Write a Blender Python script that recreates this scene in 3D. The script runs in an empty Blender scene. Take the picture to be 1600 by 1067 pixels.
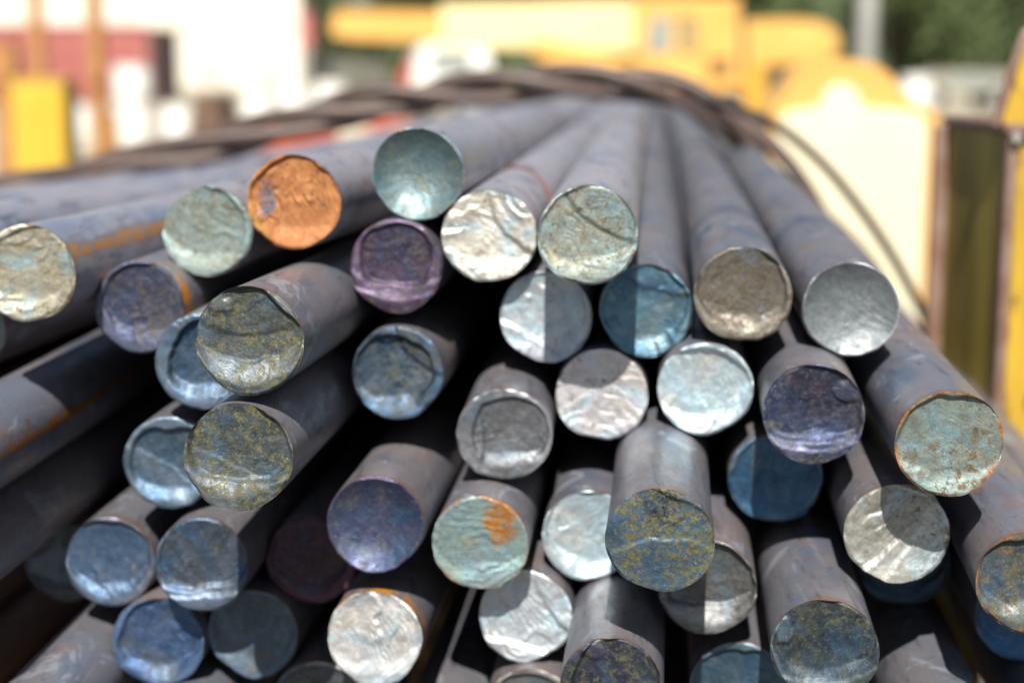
import bpy, bmesh, math, random
import numpy as np
from mathutils import Vector, Matrix

# ------------------------------------------------------------------ camera, world, sun, exposure
sc = bpy.context.scene
EYE = 1.35                                   # camera height above the yard
F_PX = 2511.0                                # focal length in pixels of a 1600 px wide picture
PITCH = math.atan(438.5 / F_PX)
cd = bpy.data.cameras.new('camera'); cam = bpy.data.objects.new('camera', cd)
sc.collection.objects.link(cam); sc.camera = cam
cam.location = (0, 0, EYE); cam.rotation_euler = (math.pi / 2 - PITCH, 0, 0)
cd.sensor_width = 22.3; cd.lens = 22.3 * F_PX / 1600
cd.clip_start = 0.02; cd.clip_end = 2000
cd.dof.use_dof = True; cd.dof.focus_distance = 0.580; cd.dof.aperture_fstop = 3.7
cd.dof.aperture_blades = 0

SUN_EL = math.radians(48.8)
w = bpy.data.worlds.new('World'); sc.world = w; w.use_nodes = True
wn = w.node_tree.nodes; wl = w.node_tree.links
bg = wn['Background']; bg.inputs['Strength'].default_value = 0.05
sky = wn.new('ShaderNodeTexSky'); sky.sky_type = 'NISHITA'; sky.sun_disc = False
sky.sun_elevation = SUN_EL; sky.sun_rotation = math.radians(176)
wl.new(sky.outputs[0], bg.inputs[0])
sd = bpy.data.lights.new('sun', 'SUN'); sun = bpy.data.objects.new('sun', sd)
sc.collection.objects.link(sun)
sd.energy = 5.0; sd.angle = math.radians(0.5); sd.color = (1.0, 0.955, 0.89)
travel = Vector((0.045, math.cos(SUN_EL), -math.sin(SUN_EL)))
sun.rotation_euler = travel.to_track_quat('-Z', 'Y').to_euler(); sun.location = (0, -2, 5)
sc.view_settings.view_transform = 'Standard'; sc.view_settings.look = 'None'
sc.view_settings.exposure = 0.75; sc.view_settings.gamma = 1.0
sc.render.engine = 'CYCLES'
sc.cycles.use_denoising = True
sc.cycles.max_bounces = 6; sc.cycles.diffuse_bounces = 3; sc.cycles.glossy_bounces = 3

R = 0.020                                    # bar radius
FAR = (0.08641, -0.00658); BEND = 0.9        # slope all bars settle into

# ------------------------------------------------------------------ helpers
def lin(h):
    h = h.lstrip('#'); v = [int(h[i:i + 2], 16) / 255 for i in (0, 2, 4)]
    return tuple((c / 12.92 if c <= .04045 else ((c + .055) / 1.055) ** 2.4) for c in v) + (1,)

def at(px, py, Y):
    """world point seen at pixel (px,py) of the 1600x1067 photo, on the plane world-y = Y"""
    X = (px - 800) / F_PX; U = -(py - 533.5) / F_PX
    r = Vector((X, math.cos(PITCH) + U * math.sin(PITCH), -math.sin(PITCH) + U * math.cos(PITCH)))
    r *= Y / r.y
    return Vector((r.x, r.y, r.z + EYE))

def empty(name, loc, label=None, cat=None, group=None, rz=0):
    o = bpy.data.objects.new(name, None); sc.collection.objects.link(o)
    o.location = loc; o.rotation_euler = (0, 0, rz); o.empty_display_size = .02
    return tag(o, label, cat, group)

def tag(o, label=None, cat=None, group=None, kind=None):
    if label: o['label'] = label
    if cat: o['category'] = cat
    if group: o['group'] = group
    if kind: o['kind'] = kind
    return o

def link(name, me, mat, parent=None, smooth=True):
    o = bpy.data.objects.new(name, me); sc.collection.objects.link(o)
    if mat is not None and not me.materials: me.materials.append(mat)
    if smooth: me.shade_smooth()
    if parent is not None: o.parent = parent
    return o

def mesh(verts, faces):
    me = bpy.data.meshes.new('m'); me.from_pydata([tuple(v) for v in verts], [], faces); me.update()
    return me

class MB:
    """collects simple solids into one mesh"""
    def __init__(s): s.bm = bmesh.new()
    def box(s, a, b, bevel=0):
        a = Vector(a); b = Vector(b); c = (a + b) / 2; d = b - a
        t = bmesh.new(); bmesh.ops.create_cube(t, size=1)
        bmesh.ops.scale(t, vec=d, verts=t.verts); bmesh.ops.translate(t, vec=c, verts=t.verts)
        if bevel: bmesh.ops.bevel(t, geom=list(t.edges), offset=bevel, segments=2, affect='EDGES', profile=.5)
        return s.add(t)
    def add(s, t):
        m = bpy.data.meshes.new('t'); t.to_mesh(m); t.free(); s.bm.from_mesh(m); bpy.data.meshes.remove(m); return s
    def tube(s, pts, rad, seg=12, caps=True):
        v, f = tube_data(pts, rad, seg, caps); m = mesh(v, f); s.bm.from_mesh(m); bpy.data.meshes.remove(m); return s
    def prism(s, outline, axis, lo, hi):
        """outline: 2D points; axis 'x' or 'y' is the extrusion direction"""
        n = len(outline); V = []
        for h in (lo, hi):
            for (a, b) in outline: V.append((h, a, b) if axis == 'x' else (a, h, b))
        Fc = [tuple(range(n)), tuple(range(2 * n - 1, n - 1, -1))] + [(i, i + n, (i + 1) % n + n, (i + 1) % n) for i in range(n)]
        m = mesh(V, Fc); s.bm.from_mesh(m); bpy.data.meshes.remove(m); return s
    def build(s, name, mat, parent=None, smooth=False):
        bmesh.ops.recalc_face_normals(s.bm, faces=s.bm.faces)
        me = bpy.data.meshes.new(name); s.bm.to_mesh(me); s.bm.free()
        return link(name, me, mat, parent, smooth)

def tube_data(pts, rad, seg=12, caps=True):
    pts = [Vector(p) for p in pts]; n = len(pts); V = []; Fc = []
    up = Vector((0, 0, 1)); prev = None
    for i, p in enumerate(pts):
        t = (pts[min(i + 1, n - 1)] - pts[max(i - 1, 0)]).normalized()
        if prev is None:
            a = t.cross(up)
            if a.length < .1: a = t.cross(Vector((1, 0, 0)))
        else: a = prev - t * prev.dot(t)
        a.normalize(); b = t.cross(a); prev = a
        r = rad[i] if hasattr(rad, '__len__') else rad
        for k in range(seg):
            q = 2 * math.pi * k / seg
            V.append(p + (a * math.cos(q) + b * math.sin(q)) * r)
    for i in range(n - 1):
        for k in range(seg):
            k2 = (k + 1) % seg
            Fc.append((i * seg + k, i * seg + k2, (i + 1) * seg + k2, (i + 1) * seg + k))
    if caps: Fc.append(tuple(range(seg))[::-1]); Fc.append(tuple((n - 1) * seg + k for k in range(seg)))
    return V, Fc

# numpy value noise
_rng = np.random.default_rng(11)
_T = _rng.uniform(-1, 1, (128, 128))
def vnoise(x, y):
    xi = np.floor(x).astype(int); yi = np.floor(y).astype(int); fx = x - xi; fy = y - yi
    fx = fx * fx * fx * (fx * (fx * 6 - 15) + 10); fy = fy * fy * fy * (fy * (fy * 6 - 15) + 10)
    g = lambda a, b: _T[a % 128, b % 128]
    return (g(xi, yi) * (1 - fx) + g(xi + 1, yi) * fx) * (1 - fy) + (g(xi, yi + 1) * (1 - fx) + g(xi + 1, yi + 1) * fx) * fy
def fbm(x, y, o=4, ox=0., oy=0.):
    s = 0; a = .5
    for i in range(o):
        s = s + a * vnoise(x * 2 ** i + ox + 17.3 * i, y * 2 ** i + oy + 9.1 * i); a *= .5
    return s
def sst(a, b, x):
    t = np.clip((x - a) / (b - a), 0, 1); return t * t * (3 - 2 * t)

# ------------------------------------------------------------------ node helpers
class NT:
    def __init__(s, name):
        s.m = bpy.data.materials.new(name); s.m.use_nodes = True
        s.n = s.m.node_tree.nodes; s.l = s.m.node_tree.links
        s.p = s.n['Principled BSDF']; s.tc = s.n.new('ShaderNodeTexCoord')
    def con(s, v, sock):
        if isinstance(v, bpy.types.NodeSocket): s.l.new(v, sock)
        else: sock.default_value = v
    def mapping(s, src, scale=(1, 1, 1), loc=(0, 0, 0), rot=(0, 0, 0)):
        n = s.n.new('ShaderNodeMapping'); s.con(src, n.inputs[0]); n.inputs['Scale'].default_value = scale
        n.inputs['Location'].default_value = loc; n.inputs['Rotation'].default_value = rot; return n.outputs[0]
    def noise(s, vec, scale, detail=3, rough=.55, dist=0.):
        n = s.n.new('ShaderNodeTexNoise'); s.con(vec, n.inputs['Vector']); n.inputs['Scale'].default_value = scale
        n.inputs['Detail'].default_value = detail; n.inputs['Roughness'].default_value = rough
        n.inputs['Distortion'].default_value = dist; return n.outputs[0]
    def ramp(s, v, a, b, lo=0., hi=1.):
        n = s.n.new('ShaderNodeMapRange'); n.interpolation_type = 'SMOOTHSTEP'; s.con(v, n.inputs[0])
        n.inputs[1].default_value = a; n.inputs[2].default_value = b
        n.inputs[3].default_value = lo; n.inputs[4].default_value = hi; return n.outputs[0]
    def mix(s, f, a, b, mode='MIX'):
        n = s.n.new('ShaderNodeMix'); n.data_type = 'RGBA'; n.blend_type = mode; n.clamp_factor = True
        s.con(f, n.inputs[0]); s.con(a, n.inputs[6]); s.con(b, n.inputs[7]); return n.outputs[2]
    def math(s, op, a, b=0.):
        n = s.n.new('ShaderNodeMath'); n.operation = op; s.con(a, n.inputs[0]); s.con(b, n.inputs[1]); return n.outputs[0]
    def attr(s, name):
        n = s.n.new('ShaderNodeAttribute'); n.attribute_name = name; return n.outputs['Fac']
    def bump(s, h, strength, dist, prev=None):
        n = s.n.new('ShaderNodeBump'); n.inputs['Strength'].default_value = strength
        n.inputs['Distance'].default_value = dist; s.con(h, n.inputs['Height'])
        if prev is not None: s.l.new(prev, n.inputs['Normal'])
        s.l.new(n.outputs[0], s.p.inputs['Normal']); return n.outputs[0]
    def set(s, **k):
        for a, b in k.items(): s.con(b, s.p.inputs[a.replace('_', ' ')])
        return s.m

def simple(name, a, b, rough=.6, scale=3., metal=0., rust=None, ramt=.62, bump=.0, bdist=.01, coord='Object', sc2=None):
    t = NT(name); v = t.tc.outputs[coord]
    if sc2: v = t.mapping(v, sc2)
    n = t.noise(v, scale, 5, .6); col = t.mix(t.ramp(n, .35, .65), lin(a), lin(b))
    if rust:
        rn = t.noise(v, scale * 2.3, 6, .65); col = t.mix(t.ramp(rn, ramt, ramt + .06), col, lin(rust))
    if bump: t.bump(n, bump, bdist)
    return t.set(Base_Color=col, Roughness=rough, Metallic=metal)

# ------------------------------------------------------------------ the bars
# start of each bar relative to the camera (x, y, z) and its slope dx/dy, dz/dy at the cut end
BARS = {
'A1': (-0.19887, 0.65372, -0.08606, 0.06898, -0.02678),
'A2': (-0.13388, 0.704, -0.07398, 0.07973, -0.0242),
'A3': (-0.092, 0.67744, -0.05874, 0.07828, -0.04829),
'A4': (-0.16071, 0.68437, -0.10482, 0.07283, -0.01854),
'A5': (-0.096, 0.5764, -0.10054, 0.07635, -0.04508),
'A6': (-0.12715, 0.64839, -0.12163, 0.07123, -0.02139),
'A7': (-0.10025, 0.57204, -0.14305, 0.06509, -0.03957),
'A8': (-0.14466, 0.66003, -0.16728, 0.07414, -0.01093),
'B1': (-0.04004, 0.68608, -0.0475, 0.07427, -0.02394),
'B2': (-0.04952, 0.68232, -0.08652, 0.07513, -0.0243),
'B3': (-0.00978, 0.67942, -0.0733, 0.08672, -0.00728),
'B4': (0.02987, 0.63338, -0.06833, 0.08093, -0.00026),
'B5': (0.01472, 0.68898, -0.10946, 0.08405, -0.00475),
'B6': (0.05723, 0.67954, -0.10547, 0.08538, 0.00109),
'C1': (0.09563, 0.65855, -0.09551, 0.09769, 0.0),
'C2': (0.14016, 0.65764, -0.10153, 0.09524, 0.01048),
'C3': (0.08134, 0.66279, -0.13611, 0.09688, 4e-05),
'C4': (0.11947, 0.62111, -0.13788, 0.11014, -0.00017),
'C5': (0.1619, 0.57894, -0.13967, 0.103, -4e-05),
'C6': (0.11253, 0.66717, -0.17613, 0.10134, -0.00206),
'C7': (0.1507, 0.60729, -0.18254, 0.10385, 0.00026),
'C8': (0.17436, 0.68549, -0.21959, 0.10398, -4e-05),
'C9': (0.1912, 0.56641, -0.18927, 0.13523, 0.00697),
'C10': (0.21278, 0.63831, -0.22717, 0.11, -0.00057),
'C11': (0.11783, 0.576, -0.21886, 0.102, -0.0),
'C12': (0.07922, 0.62535, -0.21032, 0.09808, 0.0),
'C13': (0.09413, 0.63478, -0.25744, 0.09808, -0.0),
'C14': (0.05421, 0.5679, -0.17338, 0.09688, 0.00284),
'C15': (0.03787, 0.58147, -0.23659, 0.09931, -0.00355),
'D1': (-0.04916, 0.67693, -0.13201, 0.07805, -0.01772),
'D2': (-0.00323, 0.65929, -0.1549, 0.06762, -0.00295),
'D3': (0.03863, 0.67844, -0.14214, 0.08497, -0.00267),
'D4': (-0.0554, 0.62764, -0.1849, 0.09379, -0.01915),
'D5': (-0.01315, 0.63616, -0.19558, 0.09195, -0.00139),
'D6': (0.03262, 0.65819, -0.19897, 0.08725, -0.00294),
'D7': (0.00569, 0.65, -0.23189, 0.07901, -0.00648),
'D8': (-0.0566, 0.63014, -0.23417, 0.08829, -0.01066),
'D9': (0.00812, 0.6423, -0.27191, 0.0828, -0.00631),
'E1': (-0.17538, 0.67422, -0.2154, 0.07663, -0.01055),
'E2': (-0.13047, 0.6479, -0.20839, 0.07865, -0.01356),
'E3': (-0.08774, 0.67685, -0.21566, 0.08216, -0.00902),
'E4': (-0.21422, 0.73997, -0.23609, 0.07803, -0.00965),
'E5': (-0.15375, 0.66403, -0.24852, 0.07557, -0.01468),
'E6': (-0.11334, 0.67022, -0.24701, 0.083, -0.01006),
'E7': (-0.08476, 0.66465, -0.27693, 0.08252, -0.00968),
'L1': (-0.22501, 0.5494, -0.15483, 0.05949, -0.00593),
'L2': (-0.22687, 0.58909, -0.19507, 0.06567, -0.00628),
'L3': (-0.19521, 0.59165, -0.26503, 0.07114, -0.01053),
'L4': (-0.26618, 0.77007, -0.12927, 0.071, -0.02218),
'M1': (0.16875, 0.59188, -0.25982, 0.10396, -0.0),
'M4': (0.22242, 0.62063, -0.2655, 0.11846, -0.00251),
'M5': (0.25733, 0.63891, -0.2338, 0.11573, 0.0),
'M2': (-0.14196, 0.65261, -0.28648, 0.0799, -0.01354),
'M3': (-0.02752, 0.65097, -0.28867, 0.07922, -0.00729),
'T1': (-0.25863, 0.68679, -0.08321, 0.08734, -0.04238),
'T2': (-0.31495, 0.71118, -0.08788, 0.08598, -0.04116),
'T3': (-0.36812, 0.72283, -0.09166, 0.08306, -0.04675),
'T4': (-0.42353, 0.73286, -0.09648, 0.08306, -0.04675),
'L5': (-0.32632, 0.65856, -0.13306, 0.06747, -0.02654),
}

FILLER = [(-0.3288, 0.6919, -0.4547), (-0.0972, 0.6333, -0.4543), (-0.6504, 0.7151, -0.4548), (-0.1227, 1.0469, -0.457), (-0.3776, 0.6808, -0.4546), (0.0811, 0.7134, -0.4548), (-0.4831, 0.6844, -0.4546), (0.1409, 0.6788, -0.4545), (0.2352, 0.6412, -0.4543), (-0.2513, 0.7026, -0.4546), (-0.0498, 0.6806, -0.4545), (-0.5603, 0.7019, -0.4546), (0.196, 0.7187, -0.4546), (0.0258, 0.6353, -0.4538), (-0.4383, 0.681, -0.454), (-0.6075, 0.6715, -0.4537), (-0.2077, 0.6338, -0.4529), (-0.522, 0.694, -0.4438), (-0.013, 0.6512, -0.4402), (-0.2925, 0.6721, -0.4377), (-0.6921, 0.6606, -0.4347), (-0.1255, 0.6769, -0.4257), (0.1078, 0.6377, -0.4253), (-0.4093, 0.6856, -0.4253), (0.1646, 0.6768, -0.4217), (0.2396, 0.9654, -0.4225), (-0.0464, 0.9737, -0.4218), (-0.23, 0.6928, -0.4199), (-0.6306, 0.7034, -0.4199), (-0.326, 0.9996, -0.4217), (0.0849, 1.0286, -0.4215), (-0.5865, 0.6392, -0.4189), (-0.1771, 0.7083, -0.4192), (-0.4593, 0.6758, -0.4186), (-0.4993, 0.7009, -0.4089), (0.0168, 0.7007, -0.4075), (-0.5392, 0.714, -0.406), (-0.0093, 0.9258, -0.4055), (-0.2933, 0.9379, -0.4044), (-0.2726, 0.677, -0.4021), (-0.6763, 0.6201, -0.3965), (0.2702, 0.9611, -0.3957), (-0.3862, 0.6621, -0.3925), (0.1149, 1.0018, -0.3946), (-0.1202, 1.0103, -0.3946), (0.1589, 0.959, -0.3941), (-0.0711, 1.0264, -0.3943), (-0.4278, 0.7108, -0.3898), (0.2177, 1.0121, -0.391), (-0.6077, 0.663, -0.3857), (-0.188, 0.9227, -0.3873), (0.0764, 1.0446, -0.3816), (-0.4763, 0.6516, -0.3788), (-0.0341, 0.9921, -0.3793), (-0.319, 1.0234, -0.3759), (-0.5644, 0.6985, -0.3732), (0.0121, 0.8887, -0.3732), (-0.5164, 0.6793, -0.3712), (-0.2709, 0.9451, -0.3692), (-0.6441, 0.6788, -0.367), (-0.2238, 0.9669, -0.3688), (-0.1518, 0.9549, -0.3632), (0.2435, 0.9518, -0.361), (-0.6883, 0.6802, -0.359), (0.141, 1.0267, -0.3604), (-0.1043, 0.8955, -0.3594), (-0.4084, 0.642, -0.3568), (0.1771, 0.9156, -0.3581), (-0.4447, 0.6922, -0.3499), (0.0892, 0.8885, -0.3487), (-0.6041, 0.6235, -0.3456), (0.0586, 1.0405, -0.345), (-0.1815, 1.0486, -0.3447), (-0.0201, 0.894, -0.3425), (-0.0594, 0.9063, -0.3415), (-0.4866, 0.6977, -0.3398), (-0.5469, 0.6496, -0.3389), (-0.298, 0.9856, -0.3408), (-0.3482, 0.9329, -0.3366), (-0.2478, 0.943, -0.3332), (0.2083, 0.9051, -0.3323), (-0.6601, 0.6615, -0.3286), (0.2712, 0.9848, -0.329), (0.1589, 0.985, -0.3245), (-0.1529, 0.9451, -0.3207), (-0.0853, 1.0052, -0.3207), (-0.4173, 0.7194, -0.3184), (0.1182, 0.9812, -0.3142), (-0.6225, 0.6726, -0.3109), (-0.5834, 0.6265, -0.3105), (-0.5149, 0.697, -0.31), (0.0811, 1.0497, -0.3108), (-0.2123, 0.9696, -0.3087), (-0.4633, 0.6512, -0.3065), (-0.3257, 0.8911, -0.3049), (-0.2792, 0.9231, -0.305), (-0.6917, 0.6422, -0.2992), (0.1841, 0.8966, -0.299), (-0.3569, 1.0301, -0.2973), (-0.5534, 0.6308, -0.2831), (-0.6512, 0.6833, -0.2802), (-0.2395, 0.9633, -0.2783), (-0.3918, 1.0497, -0.2786), (-0.5954, 0.7087, -0.2747), (-0.4943, 0.6277, -0.2737), (-0.3004, 0.8937, -0.269), (-0.3405, 0.901, -0.2632), (-0.6948, 0.6208, -0.2587), (-0.5271, 0.6676, -0.2487), (-0.6278, 0.6903, -0.2467), (-0.5674, 0.6928, -0.2461), (-0.3658, 1.0387, -0.248), (-0.265, 0.9412, -0.2439), (-0.3069, 0.977, -0.2315), (-0.6631, 0.6879, -0.225), (-0.495, 0.6338, -0.2231), (-0.5979, 0.6691, -0.2171), (-0.3502, 0.9482, -0.2126), (-0.5462, 0.6556, -0.2105), (-0.3894, 1.046, -0.2115), (-0.2766, 0.9647, -0.2059), (-0.6324, 0.6765, -0.1959), (-0.6856, 0.6968, -0.1912), (-0.5147, 0.6255, -0.186), (-0.5795, 0.6401, -0.1822), (-0.365, 1.0317, -0.1781), (-0.4771, 0.6245, -0.1689), (-0.5458, 0.6276, -0.1604), (-0.5083, 0.6427, -0.1426)]

# look of each cut end.  c1,c2 body colours, lip colour of the sheared rim, sp speck colour, sd speck amount,
# m metalness, ro roughness, dish=(depth, radius, ox, oy) in bar radii, rid=(height, count, direction deg)
K = {
 'olive':  dict(c1='#45525c', c2='#5d6458', lip='#8f9aa2', sp='#7c7636', sd=.50, m=.60, ro=.36, dish=(.13, .84, 0, .06), rid=(.012, 3, 100)),
 'green':  dict(c1='#9aa199', c2='#7f8a85', lip='#b4c4c4', sp='#86733f', sd=.36, m=.65, ro=.40, dish=(.07, .88, 0, .05), rid=(.016, 4, 60)),
 'blue':   dict(c1='#52718c', c2='#7790a2', lip='#8fb4cd', sp='#7c7454', sd=.24, m=.75, ro=.34, dish=(.12, .86, 0, .0), rid=(.012, 4, 90)),
 'purple': dict(c1='#4a4258', c2='#5a4a60', lip='#7c7898', sp='#6d5f4a', sd=.38, m=.70, ro=.36, dish=(.10, .84, 0, .06), rid=(.02, 3, 100)),
 'steel':  dict(c1='#c4c8cc', c2='#a2a8ad', lip='#cfd6da', sp='#9c8a62', sd=.20, m=.75, ro=.40, dish=(.05, .9, 0, .05), rid=(.035, 4, 20)),
 'grey':   dict(c1='#7a7a78', c2='#8a8d90', lip='#b6b8b6', sp='#7a6b4a', sd=.26, m=.70, ro=.36, dish=(.10, .84, 0, .05), rid=(.014, 3, 110)),
}
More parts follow.
